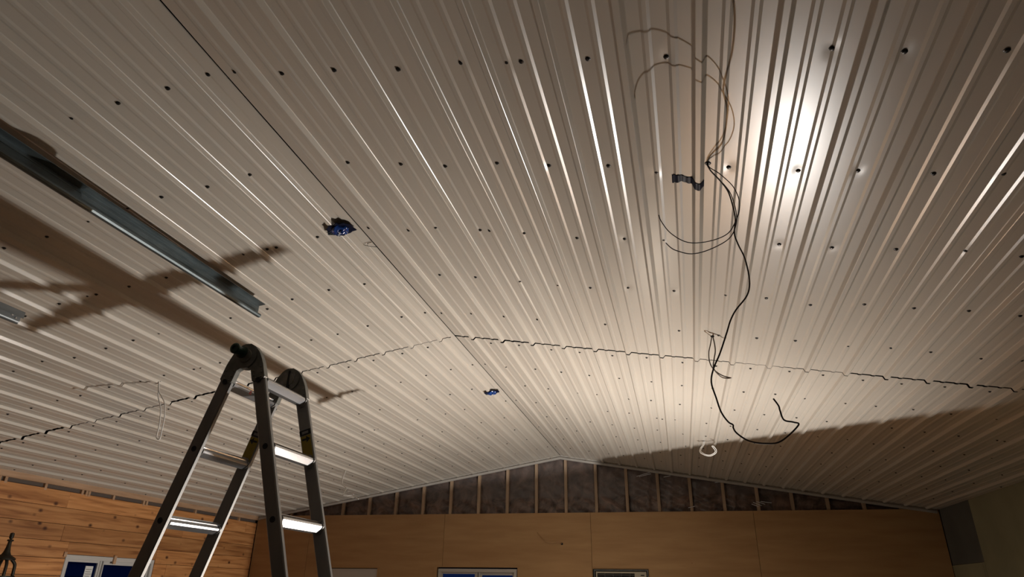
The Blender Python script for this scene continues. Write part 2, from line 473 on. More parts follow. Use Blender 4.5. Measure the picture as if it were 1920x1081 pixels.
# screw heads
def screw_mb(side, s, y, n=8, rr=.0078):
    nx, nz = -side * sa, -ca           # into the room
    x, z = on_slope(side, s, -.0016)
    mb = MB()
    mb.lathe([(rr * 1.25, 0), (rr * 1.15, .0022), (rr * .8, .003), (rr * .75, .0062), (rr * .3, .007)], (x, y, z), (nx, 0, nz), n)
    return mb
def project(p):
    v = Vector(p) - CAM
    w = v.dot(fwd)
    if w < .05: return None
    return 960 + F_PX * v.dot(r2) / w, 540.5 - F_PX * v.dot(u2) / w, w
vis = []
rest = []
for side, s, y in screws:
    x, z = on_slope(side, s); q = project(warp(x, y, z))
    if q and -40 < q[0] < 1960 and -40 < q[1] < 1120: vis.append((q[2], side, s, y))
    else: rest.append((side, s, y))
vis.sort()
base_scr = {}
for side in (1, -1):
    mb = screw_mb(side, 0, 0)
    x0, z0 = on_slope(side, 0, 0)
    o = obj('screw', mb, M_SCREW, ceiling, loc=(x0, 0, z0), smooth=40)
    base_scr[side] = o
used = set()
for w_, side, s, y in vis[:298]:
    side = int(side); x, z = on_slope(side, s)
    if side not in used: o = base_scr[side]; used.add(side)
    else: o = base_scr[side].copy(); COL.objects.link(o)
    o.location = warp(x, y, z)
mb = MB()
for it in [v[1:] for v in vis[298:]] + rest:
    t = screw_mb(int(it[0]), it[1], it[2], 6); mb.add([warp(*p) for p in t.v], t.f)
o = obj('far_screws', mb, M_SCREW, ceiling); o['kind'] = 'stuff'

# ------------------------------------------------------------------ back wall
BW = struct(obj('wall_back', MB().box(-4.6, -3.32, D_BACK + .09, D_BACK + .14, 0, 3.55).box(-3.32, -2.56, D_BACK + .09, D_BACK + .14, 0, 3.55)
    .box(-2.56, -1.70, D_BACK + .09, D_BACK + .14, 0, 3.55).box(-1.70, -.59, D_BACK + .09, D_BACK + .14, 2.05, 3.55).box(-1.70, -.59, D_BACK + .09, D_BACK + .14, 0, 1.0)
    .box(-.59, .41, D_BACK + .09, D_BACK + .14, 0, 3.55).box(.41, 1.10, D_BACK + .09, D_BACK + .14, 0, 3.55)
    .box(1.10, 4.6, D_BACK + .09, D_BACK + .14, 0, 3.55), M_DARK), 'back gable wall with plywood below and open studs above')
openings = [(-3.32, -2.56, 0, 2.053), (-1.70, -.59, 1.0, 2.068), (.40, 1.105, 1.6, 2.053)]
edges = [-4.545, -3.665, -1.631, .394, 2.445, 4.545]
for a, b in zip(edges[:-1], edges[1:]):
    a += .002; b -= .002
    xs = sorted({a, b} | {v for o_ in openings for v in o_[:2] if a < v < b})
    mb = MB()
    for c, d in zip(xs[:-1], xs[1:]):
        mid = (c + d) / 2; zz = 0.0
        for o_ in openings:
            if o_[0] < mid < o_[1]:
                if o_[2] > 0: mb.box(c, d, D_BACK - .012, D_BACK, 0, o_[2])
                zz = o_[3]
        mb.box(c, d, D_BACK - .012, D_BACK, zz, PLY_TOP)
    obj('plywood_panel', mb, M_PLY, BW)
# bottom plate strip on which the gable studs stand, studs, batts
k = -3
xs = []
while True:
    x = -3.198 + k * .40849
    if x > 4.4: break
    xs.append(x); k += 1
stud_proto = None
for x in xs:
    top = RZ - abs(x) * math.tan(AL) - .02
    if top - PLY_TOP < .012: continue
    t0 = top + (.019 * math.tan(AL)); t1 = top - (.019 * math.tan(AL))
    if x > 0: tl, tr = t0, t1
    else: tl, tr = t1, t0
    mb = MB()
    mb.add([(x - .019, D_BACK, PLY_TOP - .05), (x + .019, D_BACK, PLY_TOP - .05), (x + .019, D_BACK + .088, PLY_TOP - .05), (x - .019, D_BACK + .088, PLY_TOP - .05),
            (x - .019, D_BACK, tl), (x + .019, D_BACK, tr), (x + .019, D_BACK + .088, tr), (x - .019, D_BACK + .088, tl)],
           [(0, 1, 2, 3), (7, 6, 5, 4), (0, 4, 5, 1), (1, 5, 6, 2), (2, 6, 7, 3), (3, 7, 4, 0)])
    obj('stud', mb, M_STUD, BW)
bx = [-4.53] + xs + [4.53]
for a, b in zip(bx[:-1], bx[1:]):
    a += .02; b -= .02
    n, mrow = 16, 18
    vs, fs = [], []
    for j in range(mrow + 1):
        for i in range(n + 1):
            x = a + (b - a) * i / n
            zt = RZ - abs(x) * math.tan(AL) - .015; zb = PLY_TOP - .03
            z = zb + (zt - zb) * j / mrow
            bul = math.sin(math.pi * i / n) * .014
            y = D_BACK + .042 - bul + .007 * math.sin(x * 31 + z * 17) * math.sin(z * 23 - x * 9) + random.gauss(0, .0022)
            vs.append((x, y, z))
    for j in range(mrow):
        for i in range(n):
            q = j * (n + 1) + i; fs.append((q, q + 1, q + n + 2, q + n + 1))
    obj('insulation_batt', MB().add(vs, fs), M_INS, BW, smooth=60)
# pale strips painted as white glints on the plastic sheeting
def film(pts, w):
    mb = MB()
    for (x, y, z), (x2, y2, z2) in pts:
        mb.add([(x, y, z), (x2, y2, z2), (x2, y2 - .004, z2 + w), (x, y - .004, z + w)], [(0, 1, 2, 3)])
    return mb
M_GLINT = flat('pale_glint', (0.6, 0.6, 0.62), 0.12, spec=1.0)
obj('film_glints', film([((1.03, 9.15, 3.19), (1.27, 9.15, 3.255)), ((1.06, 9.148, 3.185), (1.22, 9.15, 3.22)), ((1.38, 9.16, 3.175), (1.47, 9.16, 3.19)),
    ((2.46, 9.16, 2.84), (2.56, 9.16, 2.80)), ((2.50, 9.16, 2.85), (2.60, 9.155, 2.815)), ((2.44, 9.16, 2.82), (2.52, 9.16, 2.79)), ((2.55, 9.16, 2.85), (2.68, 9.15, 2.83)),
    ((2.02, 9.16, 3.09), (2.10, 9.16, 3.10)), ((1.66, 9.16, 2.785), (1.74, 9.16, 2.80))], .006), M_GLINT, BW)
# J-channel trims following both roof slopes
for n, side in ((1, -1), (2, 1)):
    mb = MB()
    for s_off, y0, y1, d0, d1 in ((0, D_BACK - .032, D_BACK - .012, .026, .052), (0, D_BACK - .014, D_BACK + .004, .0, .052)):
        a = on_slope(side, 0, d0); b = on_slope(side, SLOPE_LEN - .02, d0); c = on_slope(side, SLOPE_LEN - .02, d1); d = on_slope(side, 0, d1)
        a = (0, RZ - d0 / ca); d = (0, RZ - d1 / ca)
        mb.add([(p[0], y, p[1]) for y in (y0, y1) for p in (a, b, c, d)], [(0, 1, 2, 3), (7, 6, 5, 4), (0, 4, 5, 1), (1, 5, 6, 2), (2, 6, 7, 3), (3, 7, 4, 0)])
    struct(obj('trim_%d' % n, mb, M_TRIM), 'white steel channel closing the %s ceiling slope at the gable' % ('left' if side < 0 else 'right'))
# little hole with a stub of thin cable in the plywood
wc = thing('wire_stub', 'thin tan cable stub curling out of a small hole in the back plywood', 'wire', (.007, D_BACK - .012, 2.354))
obj('wire', MB().tube([(.007, 9.15, 2.354), (-.042, 9.13, 2.368), (-.128, 9.12, 2.355), (-.206, 9.125, 2.374), (-.264, 9.13, 2.427), (-.321, 9.14, 2.494)], .0035), flat('tan_cable', (.36, .2, .09), .6), wc, smooth=50)
obj('hole_rim', MB().lathe([(.016, 0), (.014, .004), (.003, .0045)], (.007, D_BACK - .0115, 2.354), (0, -1, 0), 12), M_BLACK, wc)

# back door (only its head is in view)
d1 = struct(obj('door_1', MB().box(-3.31, -2.57, D_BACK - .004, D_BACK + .03, .01, 2.035), M_VINYL), 'pale door at the left of the back wall, only its top in view')
mb = MB()
mb.box(-3.335, -2.545, D_BACK - .02, D_BACK + .05, 2.043, 2.058).box(-3.335, -3.315, D_BACK - .02, D_BACK + .05, 0, 2.043).box(-2.565, -2.545, D_BACK - .02, D_BACK + .05, 0, 2.043)
obj('door_frame', mb, M_PLY, d1)
obj('door_handle', MB().lathe([(.02, 0), (.02, .01), (.01, .02), (.012, .04), (.026, .05), (.02, .07), (.004, .075)], (-2.63, D_BACK - .004, 1.0), (0, -1, 0)), M_GALV, d1, smooth=40)

def slider_window(name, wall, a, b, z0, z1, label, mull, sticker=None):
    """white sliding window; wall 'back' lies in X at D_BACK, 'left' lies in Y at X=-HALF"""
    def B(mb, u0, u1, d0, d1_, w0, w1):
        if wall == 'back': return mb.box(u0, u1, D_BACK + d0, D_BACK + d1_, w0, w1)
        return mb.box(-HALF - d1_, -HALF - d0, u0, u1, w0, w1)
    f = .042
    mb = MB()
    B(mb, a, b, .0, .06, z1 - f, z1); B(mb, a, b, .0, .06, z0, z0 + f); B(mb, a, a + f, .0, .06, z0 + f, z1 - f); B(mb, b - f, b, .0, .06, z0 + f, z1 - f)
    w = struct(obj(name, mb, M_VINYL, bevel=.003), label)
    mb = MB()
    B(mb, mull - .028, mull + .028, .008, .055, z0 + f, z1 - f)
    obj('meeting_rail', mb, M_VINYL, w, bevel=.003)
    mb = MB(); B(mb, mull - .008, mull + .010, .004, .009, z0 + f, z1 - f); obj('weatherstrip', mb, M_VINYLD, w)
    for u0, u1, dd, tk in ((a + f, mull - .028, .020, .022), (mull + .028, b - f, .032, .034)):
        mb = MB()
        B(mb, u0, u1, dd, dd + .02, z1 - f - tk, z1 - f); B(mb, u0, u1, dd, dd + .02, z0 + f, z0 + f + tk)
        B(mb, u0, u0 + .02, dd, dd + .02, z0 + f + tk, z1 - f - tk); B(mb, u1 - .02, u1, dd, dd + .02, z0 + f + tk, z1 - f - tk)
        s_ = obj('sash', mb, M_VINYL, w)
        mb = MB(); B(mb, u0 + .02, u1 - .02, dd + .008, dd + .012, z0 + f + tk, z1 - f - tk)
        obj('pane', mb, M_GLASS, s_)
    if sticker:
        mb = MB(); B(mb, sticker[0], sticker[1], .022, .027, sticker[2], sticker[3]); st = obj('sticker', mb, M_WHITE, w); st['label'] = 'white printed paper label on the glass'
        mb = MB()
        for i in range(5): B(mb, sticker[0] + .012, sticker[1] - .012 - .01 * (i % 2), .0212, .022, sticker[3] - .035 - i * .022, sticker[3] - .030 - i * .022)
        obj('print', mb, M_VINYLD, st)
    return w
W2 = slider_window('window_2', 'back', -1.69, -.60, 1.0, 2.045, 'white sliding window in the back plywood wall, blue dusk behind it', -1.13)
mb = MB().box(-1.745, -1.70, D_BACK - .02, D_BACK + .05, .95, 2.062).box(-1.745, -.585, D_BACK - .014, D_BACK + .05, 2.062, 2.072)
obj('wooden_casing', mb, M_PLY, W2)

# window air conditioner in its own opening
ac = thing('air_conditioner', 'beige through-wall air conditioner with black louvres set in the back wall', 'air conditioner', (.755, D_BACK, 1.6))
mb = MB().box(.415, 1.10, D_BACK - .035, D_BACK + .09, 2.030, 2.048).box(.415, .428, D_BACK - .035, D_BACK + .09, 1.61, 2.03).box(1.085, 1.10, D_BACK - .035, D_BACK + .09, 1.61, 2.03).box(.415, 1.10, D_BACK - .035, D_BACK + .09, 1.6, 1.61)
obj('sleeve', mb, M_GALVD, ac)
mb = MB().box(.445, 1.075, D_BACK - .06, D_BACK + .08, 2.004, 2.022).box(.445, .462, D_BACK - .06, D_BACK + .08, 1.615, 2.004).box(.93, .945, D_BACK - .06, D_BACK + .08, 1.615, 2.004).box(.445, 1.075, D_BACK - .06, D_BACK + .08, 1.615, 1.63)
obj('front_frame', mb, M_ACBODY, ac)
obj('air_cavity', MB().box(.462, .93, D_BACK - .03, D_BACK + .07, 1.63, 2.004), M_ACDARK, ac)
for i in range(12):
    z = 1.985 - i * .030
    obj('louvre', MB().add([(.462, D_BACK - .056, z), (.93, D_BACK - .056, z), (.93, D_BACK - .034, z + .012), (.462, D_BACK - .034, z + .012),
                            (.462, D_BACK - .056, z - .003), (.93, D_BACK - .056, z - .003), (.93, D_BACK - .034, z + .009), (.462, D_BACK - .034, z + .009)],
                           [(0, 1, 2, 3), (7, 6, 5, 4), (0, 4, 5, 1), (1, 5, 6, 2), (2, 6, 7, 3), (3, 7, 4, 0)]), flat('louvre_grey', (.12, .12, .12), .4) if i == 0 else bpy.data.materials['louvre_grey'], ac)
for i in range(4):
    x = .555 + i * .105
    obj('rib', MB().box(x, x + .005, D_BACK - .060, D_BACK - .034, 1.63, 2.004), bpy.data.materials['louvre_grey'], ac)
cp = obj('control_panel', MB().box(.945, 1.075, D_BACK - .058, D_BACK + .05, 1.63, 2.004), M_ACBODY, ac)
obj('display', MB().box(1.005, 1.050, D_BACK - .0600, D_BACK - .057, 1.975, 1.988), M_BLACK, cp)
for i in range(4):
    for j in range(3): obj('button', MB().lathe([(.006, 0), (.006, .004), (.004, .005)], (.972 + i * .026, D_BACK - .058, 1.945 - j * .04), (0, -1, 0), 10), M_ACDARK, cp)

# ------------------------------------------------------------------ left wall: knotty boards
WY0, WY1 = 5.957, 7.22
mb = MB().box(-4.70, -4.60, D_FRONT, WY0, 0, EAVE + .05).box(-4.70, -4.60, WY1, D_BACK + .1, 0, EAVE + .05).box(-4.70, -4.60, WY0, WY1, 2.06, EAVE + .05).box(-4.70, -4.60, WY0, WY1, 0, 1.05)
LW = struct(obj('wall_left', mb, M_DARK), 'left wall clad in horizontal knotty pine boards')
obj('top_plate', MB().box(-4.585, -4.535, D_FRONT, D_BACK - .02, EAVE - .055, EAVE + .004), M_LUMBER, LW)
obj('blocking', MB().box(-4.60, -4.575, D_FRONT, D_BACK - .02, EAVE - .16, EAVE - .05), flat('grey_sheathing', (.10, .075, .06), .8), LW)
for y in (4.55, 4.98, 5.045, 5.48, 5.93, 5.985, 6.02, 6.36, 6.82, 6.87, 7.3, 7.75, 8.2, 8.7):
    obj('shim', MB().box(-4.58, -4.548, y, y + .028, EAVE - .105 - random.random() * .01, EAVE - .05), M_LUMBER, LW)
z_top = 2.642
row = 0
rows_j = {0: [2.2, 5.80, 8.9], 1: [1.0, 4.1, 7.6], 2: [2.9, 5.84, 8.1], 3: [.8, 4.4, 7.0]}
while z_top > .02:
    zt, zb = z_top, max(z_top - .157, .01)
    js = [D_FRONT + .01] + rows_j.get(row, [random.uniform(.2, 3), random.uniform(4, 5.5), random.uniform(7.3, 8.5)]) + [D_BACK - .02]
    for a, b in zip(js[:-1], js[1:]):
        segs = [(a, b)]
        if zb < 2.06 and zt > 1.05:      # window opening
            segs = [(p, q) for p, q in ((a, min(b, WY0 - .004)), (max(a, WY1 + .004), b)) if q - p > .03]
            if zb < 2.05 < zt:           # notched board over the window head
                for p, q in ((max(a, WY0 - .004), min(b, WY1 + .004)),):
                    if q - p > .03: obj('plank', MB().box(-4.60, -4.551, p, q, 2.056, zt - .003), M_PLANK, LW)
        for p, q in segs:
            obj('plank', MB().box(-4.60, -4.548 - random.random() * .003, p + .001, q - .001, zb + .001, zt - .003), M_PLANK, LW, bevel=.0015)
    z_top -= .157; row += 1
slider_window('window_1', 'left', WY0 + .002, WY1 - .002, 1.06, 2.052, 'white sliding window in the pine-clad left wall', 6.455, sticker=(6.26, 6.36, 1.79, 1.955))
for o in COL.objects:
    pass
obj('shim_block', MB().box(-4.546, -4.53, 6.575, 6.61, 1.985, 2.07).box(-4.546, -4.535, 5.915, 5.95, 2.03, 2.075), M_LUMBER, bpy.data.objects['window_1'])
# siding of the neighbouring shed seen through that window at dusk
sh = struct(obj('trim_3', MB().box(-8.2, -8.0, 5.0, 14.0, -0.2, 2.6), flat('blue_siding', (.18, .25, .36), .7)), 'neighbouring building wall outside the left window')
for i in range(12): obj('siding_board', MB().add([(-7.995, 5.0, .1 + i * .2), (-7.995, 14, .1 + i * .2), (-7.96, 14, .1 + i * .2), (-7.96, 5, .1 + i * .2), (-7.995, 5, .295 + i * .2), (-7.995, 14, .295 + i * .2)],
    [(0, 1, 2, 3), (3, 2, 5, 4), (0, 3, 4), (1, 5, 2), (0, 4, 5, 1)]), bpy.data.materials['blue_siding'], sh)

# dark lantern standing in front of the left boards
lt = thing('lantern', 'dark bronze lantern with finial at the left edge before the pine boards', 'lantern', (-4.30, 5.075, 1.50))
c = Vector((-4.30, 5.075, 0))
obj('finial', MB().lathe([(.004, 2.19), (.016, 2.185), (.018, 2.165), (.016, 2.14), (.006, 2.135), (.024, 2.13), (.026, 2.12), (.016, 2.115)], c), M_LANTERN, lt, smooth=50)
obj('neck', MB().lathe([(.014, 2.12), (.018, 2.07), (.026, 2.03), (.038, 2.005), (.07, 1.985), (.082, 1.975), (.082, 1.965), (.05, 1.962)], c), M_LANTERN, lt, smooth=50)
for i in range(4):
    a = math.pi / 4 + i * math.pi / 2 + .35
    ex, ey = math.cos(a), math.sin(a)
    obj('cage_bar', MB().tube([(c.x + ex * .055, c.y + ey * .055, 1.968), (c.x + ex * .088, c.y + ey * .088, 1.93), (c.x + ex * .094, c.y + ey * .094, 1.88), (c.x + ex * .096, c.y + ey * .096, 1.83)], .013, 8), M_LANTERN, lt, smooth=50)
obj('body', MB().lathe([(.112, 1.835), (.114, 1.82), (.108, 1.80), (.12, 1.70), (.105, 1.60), (.07, 1.52), (.085, 1.50)], c, seg=24), M_LANTERN, lt, smooth=50)
cb = thing('cabinet', 'plain tall wooden cabinet under the lantern, below the frame', 'cabinet', (-4.32, 5.05, 0))
obj('body', MB().box(-4.53, -4.10, 4.55, 5.50, .02, 1.48), M_PLY, cb, bevel=.004)
for y0, y1 in ((4.57, 5.02), (5.03, 5.48)):
    dr = obj('door', MB().box(-4.10, -4.08, y0, y1, .08, 1.44), M_PLY, cb, bevel=.003)
    obj('knob', MB().lathe([(.008, 0), (.007, .012), (.014, .02), (.012, .028), (.003, .03)], (-4.08, 5.0 if y0 < 5 else 5.06, .8), (1, 0, 0), 12), M_GALV, dr)
obj('top', MB().box(-4.54, -4.07, 4.53, 5.52, 1.48, 1.50), M_PLY, cb)

# ------------------------------------------------------------------ right and front wall
RW = struct(obj('wall_right', MB().box(4.60, 4.70, D_FRONT, D_BACK + .1, 0, EAVE + .05), M_DARK), 'right wall of olive-grey boards, deep in shade')
obj('dark_panel', MB().box(4.552, 4.60, 8.248, D_BACK - .014, 2.122, EAVE + .01), M_RWALLD, RW)
ya = D_BACK - .014
for y1, y0 in ((8.244, 5.9), (5.896, 3.5), (3.496, 1.1), (1.096, D_FRONT)):
    obj('wall_panel', MB().box(4.548, 4.60, y0, y1, 2.122 - .7, EAVE + .01), M_RWALL, RW)
    obj('wall_panel', MB().box(4.548, 4.60, y0 + .1, min(y1 + .1, 8.2), .01, 1.419), M_RWALL, RW)
obj('wall_panel', MB().box(4.548, 4.60, 8.304, D_BACK - .014, .01, 2.118), M_RWALL, RW)
obj('wall_panel', MB().box(4.548, 4.60, 8.248, 8.30, 1.423, 2.118), M_RWALL, RW)
struct(obj('wall_front', MB().add([(-4.6, D_FRONT, 0), (4.6, D_FRONT, 0), (4.6, D_FRONT, EAVE), (0, D_FRONT, RZ), (-4.6, D_FRONT, EAVE),
    (-4.6, D_FRONT - .1, 0), (4.6, D_FRONT - .1, 0), (4.6, D_FRONT - .1, EAVE), (0, D_FRONT - .1, RZ), (-4.6, D_FRONT - .1, EAVE)],
    [(0, 1, 2, 3, 4), (9, 8, 7, 6, 5), (0, 5, 6, 1), (1, 6, 7, 2), (2, 7, 8, 3), (3, 8, 9, 4), (4, 9, 5, 0)]), M_GYP), 'front wall behind the photographer')

# ------------------------------------------------------------------ garage-door tracks
def track(x, sgn, y0, y1, ztop, name_mat, label, K=1.0):
    t = thing('garage_track', label, 'garage door track', (x, y1, ztop))
    H = .048
    SC = lambda L_: [(a_ * K, b_ * K) for a_, b_ in L_]
    prof = [(0, 0), (0, -H), (.002, -H - .006), (.007, -H - .012), (.014, -H - .014), (.021, -H - .012), (.025, -H - .006), (.024, -H + .001), (.018, -H + .004)]
    prof = SC(prof)
    obj('channel', MB().strip([(p[0] * sgn, p[1]) for p in prof] if sgn > 0 else [(-p[0], p[1]) for p in prof], (x, y0, ztop), (1, 0, 0), (0, 0, 1), (0, 1, 0), y1 - y0, .0024 * sgn), name_mat, t, smooth=35)
    an = [(.0, .0), (.031, .004), (.031, .006), (.0, .0025), (-.003, .0025), (-.003, -.030), (-.0005, -.030)]
    an = SC(an)
    obj('reinforcing_angle', MB().prism([(p[0] * sgn, p[1]) for p in an], (x, y0, ztop), (1, 0, 0), (0, 0, 1), (0, 1, 0), y1 - y0 + .012), name_mat, t)
    obj('crease', MB().prism(SC([(0, -.014), (.0035 * sgn, -.012), (.0035 * sgn, -.008), (0, -.006)]), (x, y0, ztop), (1, 0, 0), (0, 0, 1), (0, 1, 0), y1 - y0 - .002), name_mat, t)
    ho = (1 if sgn > 0 else 1)
    for dy, dz, r in ((-.045, -.030, .0058), (-.018, -.022, .0042), (-.024, -.040, .0036), (-.17, -.028, .0052), (-1.12, -.028, .0052), (-1.55, -.028, .005)):
        dy *= K; dz *= K; r *= K
        if y1 + dy < y0: continue
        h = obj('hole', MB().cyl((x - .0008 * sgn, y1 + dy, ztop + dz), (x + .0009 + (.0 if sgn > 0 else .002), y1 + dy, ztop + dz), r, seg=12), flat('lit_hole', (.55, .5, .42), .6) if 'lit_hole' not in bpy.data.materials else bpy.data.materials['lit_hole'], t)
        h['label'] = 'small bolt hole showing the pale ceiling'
    # strap that hangs the track from the roof, near the front wall
    for y in (y0 + .25,):
        zc = RZ - abs(x) * math.tan(AL) - .02
        obj('hanger_strap', MB().box(x - .004, x - .001, y - .016, y + .016, ztop - .03, zc), name_mat, t)
    return t
t_ = track(-.85, 1, -1.9, 3.19, 3.316, M_GALV, 'long galvanized steel track hanging across the upper left towards the ladder', K=1.316)
t_.rotation_euler.x = math.radians(.95)     # sags slightly towards the front wall
track(-1.50, -1, -1.9, 2.315, 2.965, M_GALVD, 'short end of a dark steel track at the left edge')

# ------------------------------------------------------------------ ladder
LX = -.18
Y1c, Y2c = 2.279, 2.616
TH = math.radians(16.9)
OFF = .0426
HZ = 2.6385
RW_, RT = .0548, .0227
LT0, LSP = .1225, .2803           # first rung below the hinge, rung spacing
LEN = (HZ - .012) / math.cos(TH)
LD = thing('folding_ladder', 'grey aluminium folding ladder standing open in an A below the ceiling', 'ladder', (LX, (Y1c + Y2c) / 2, 0))
def leg_axes(sd): return Vector((math.sin(TH) * sd, 0, -math.cos(TH))), Vector((math.cos(TH), 0, math.sin(TH) * sd))
rail_objs = {}
for yc, inner in ((Y1c, 1), (Y2c, -1)):
    for sd in (-1, 1):
        dv, wv = leg_axes(sd)
        o0 = Vector((LX, yc, HZ)) + dv * .062 + wv * (sd * OFF)
        h = RW_ / 2; q = .004
        prof = [(-h, -RT / 2 + q), (-h + q, -RT / 2), (h - q, -RT / 2), (h, -RT / 2 + q), (h, RT / 2 - q), (h - q, RT / 2), (-h + q, RT / 2), (-h, RT / 2 - q)]
        rail = obj('side_rail', MB().prism(prof, o0, wv, (0, 1, 0), dv, LEN - .062 - .02), M_ALU, LD)
        rail_objs[(yc, sd)] = rail
        e = o0 + dv * (LEN - .062 - .05)
        obj('rubber_foot', MB().prism([(-h - .006, -RT / 2 - .004), (h + .006, -RT / 2 - .004), (h + .006, RT / 2 + .004), (-h - .006, RT / 2 + .004)], e, wv, (0, 1, 0), dv, .045), M_BLACK, rail)
        # hinge arm overlapping the rail end, with rivets
        ho_ = OFF + h + .0015; hi_ = OFF - h - .0015
        arm = [(-.012, -.052), (.028, -.049), (.048, -.028), (.062, .002), (ho_ - .003, .035), (ho_, .06), (ho_, .118), (ho_ - .008, .124), (hi_ + .008, .124), (hi_, .118), (hi_, .066), (.0, .052), (-.022, .047)]
        arm = [(a * sd, t) for a, t in arm]
        ys = yc - inner * (RT / 2 + .001)
        ao = obj('hinge_arm', MB().prism(arm, Vector((LX, yc - RT / 2 - .0035 if inner > 0 else yc - RT / 2 - .003, HZ)), wv, dv, (0, 1, 0), RT + .006), M_HINGE, LD, bevel=.0015)
        for a, t in ((-.016, .078), (.018, .070), (-.018, .098), (.018, .094), (-.010, .112), (.014, .112)):
            p = Vector((LX, yc - RT / 2 - .0035, HZ)) + wv * (a + sd * OFF) + dv * t
            obj('rivet', MB().lathe([(.0042, 0), (.0038, .0015), (.0015, .0028)], p, (0, -1, 0), 8), M_HINGE, ao, smooth=50)
        # rung end plugs on the outer face
        for i in range(9):
            t = LT0 + i * LSP
            if inner > 0:
                p = Vector((LX, yc - RT / 2 - (.0046 if i == 0 else .0006), HZ)) + dv * t + wv * (sd * OFF)
                obj('rung_plug', MB().lathe([(.0115, 0), (.0105, .0012), (.0075, .0012), (.006, -.001)], p, (0, -1, 0), 14), M_BLACK, rail)
    hp = Vector((LX, yc, HZ))
    dsk = obj('hinge_disc', MB().cyl(hp - Vector((0, RT / 2 + .008, 0)), hp + Vector((0, RT / 2 + .006, 0)), .0525, seg=40), M_HINGE, LD, bevel=.001)
    obj('hub', MB().lathe([(.030, 0), (.028, .004), (.012, .005)], hp - Vector((0, RT / 2 + .008, 0)), (0, -1, 0), 24), M_HINGE, dsk, smooth=40)
    if inner > 0:
        kb = obj('release_knob', MB().lathe([(.026, 0), (.026, .006), (.018, .010), (.0185, .040), (.022, .042), (.0225, .052), (.018, .056), (.010, .0565), (.009, .051), (.003, .051)], hp - Vector((0, RT / 2 + .010, 0)) + Vector((-.016, 0, .016)), (0, -1, 0), 24), M_KNOB, LD, smooth=35)
        kb['label'] = 'dark green round hinge release knob'
    else:
        mb = MB()
        for a0 in np.linspace(-2.6, 2.2, 7):
            p = hp + Vector((math.cos(a0) * .033, -RT / 2 - .0095, math.sin(a0) * .033)); mb.cyl(p, p + Vector((0, .004, 0)), .0065, seg=10)
        obj('lock_notches', mb, M_ALU, dsk)
        obj('lock_lever', MB().prism([(-.006, -.045), (.006, -.045), (.004, .04), (-.004, .04)], hp + Vector((.002, -RT / 2 - .014, 0)), (1, 0, 0), (0, 0, 1), (0, 1, 0), .008), M_BLACK, dsk)
# rungs
for sd in (-1, 1):
    dv, wv = leg_axes(sd)
    for i in range(9):
        t = LT0 + i * LSP
        c0 = Vector((LX, Y1c + RT / 2, HZ)) + dv * t + wv * (sd * OFF)
        prof = [(.010, .022), (.017, .017), (.015, .013), (.026, .004), (.026, -.004), (.008, -.025), (-.008, -.025), (-.026, -.004), (-.026, .004), (-.015, .013), (-.017, .017), (-.010, .022)]
        ln = Y2c - Y1c - RT
        rg = obj('rung', MB().prism(prof, c0, wv, dv * -1, (0, 1, 0), ln), M_RUNG, LD)
        for yy in (c0.y, c0.y + ln - .006):
            obj('rung_collar', MB().prism([(a * 1.14, b * 1.18) for a, b in prof], Vector((c0.x, yy, c0.z)), wv, dv * -1, (0, 1, 0), .006), M_ALU, rg)
        if i == 0 and sd == -1:
            st = obj('red_tag', MB().prism([(-.006, -.007), (.006, -.007), (.006, .007), (-.006, .007)], c0 + Vector((0, .12, 0)) + wv * .0262 - dv * .000, (0, 1, 0), dv, wv, .0008), M_RED, rg)
            st['label'] = 'tiny red and white sticker on the rung'
            # white ring round a letter-like mark
            obj('mark', MB().prism([(-.002, -.003), (.003, -.003), (.003, .003), (-.002, .003)], c0 + Vector((0, .12, 0)) + wv * .0271 - dv * .000, (0, 1, 0), dv, wv, .0006), M_WHITE, st)
# warning stickers on the inner faces of the far rails
for sd in (-1, 1):
    dv, wv = leg_axes(sd)
    rail = rail_objs[(Y2c, sd)]
    def P(a, t): return Vector((LX, Y2c - RT / 2 - .0006, HZ)) + wv * (a + sd * OFF) + dv * t
    def plate(nm, a0, a1, t0, t1, mt, par, off=0):
        o_ = P(0, 0) - Vector((0, off, 0))
        return obj(nm, MB().prism([(a0, t0), (a1, t0), (a1, t1), (a0, t1)], o_, wv, dv, (0, -1, 0), .0006), mt, par)
    y_ = plate('warning_sticker', -.022, .022, .285, .39, M_YEL, rail); y_['label'] = 'yellow warning sticker with a black arrow'
    fr = plate('icon_plate', -.026, .026, .258, .282, M_BLACK, rail); 
    plate('icon', -.014, .015, .265, .276, M_ALU, fr, .0007)
    s_ = -1 if sd < 0 else 1
    o_ = P(0, 0) - Vector((0, .0007, 0))
    obj('arrow', MB().prism([(-.018 * s_, .305), (-.018 * s_, .297), (.002 * s_, .297), (.002 * s_, .287), (.020 * s_, .302), (.002 * s_, .317), (.002 * s_, .306)], o_, wv, dv, (0, -1, 0), .0006), M_BLACK, y_)
    mb = MB()
    for j in range(5):
        for i in range(2):
            a0 = -.015 + i * .016
            mb.prism([(a0, .324 + j * .011), (a0 + .012, .324 + j * .011), (a0 + .012, .330 + j * .011), (a0, .330 + j * .011)], o_, wv, dv, (0, -1, 0), .0005)
    obj('print', mb, flat('faded_print', (.36, .25, .03), .6), y_)

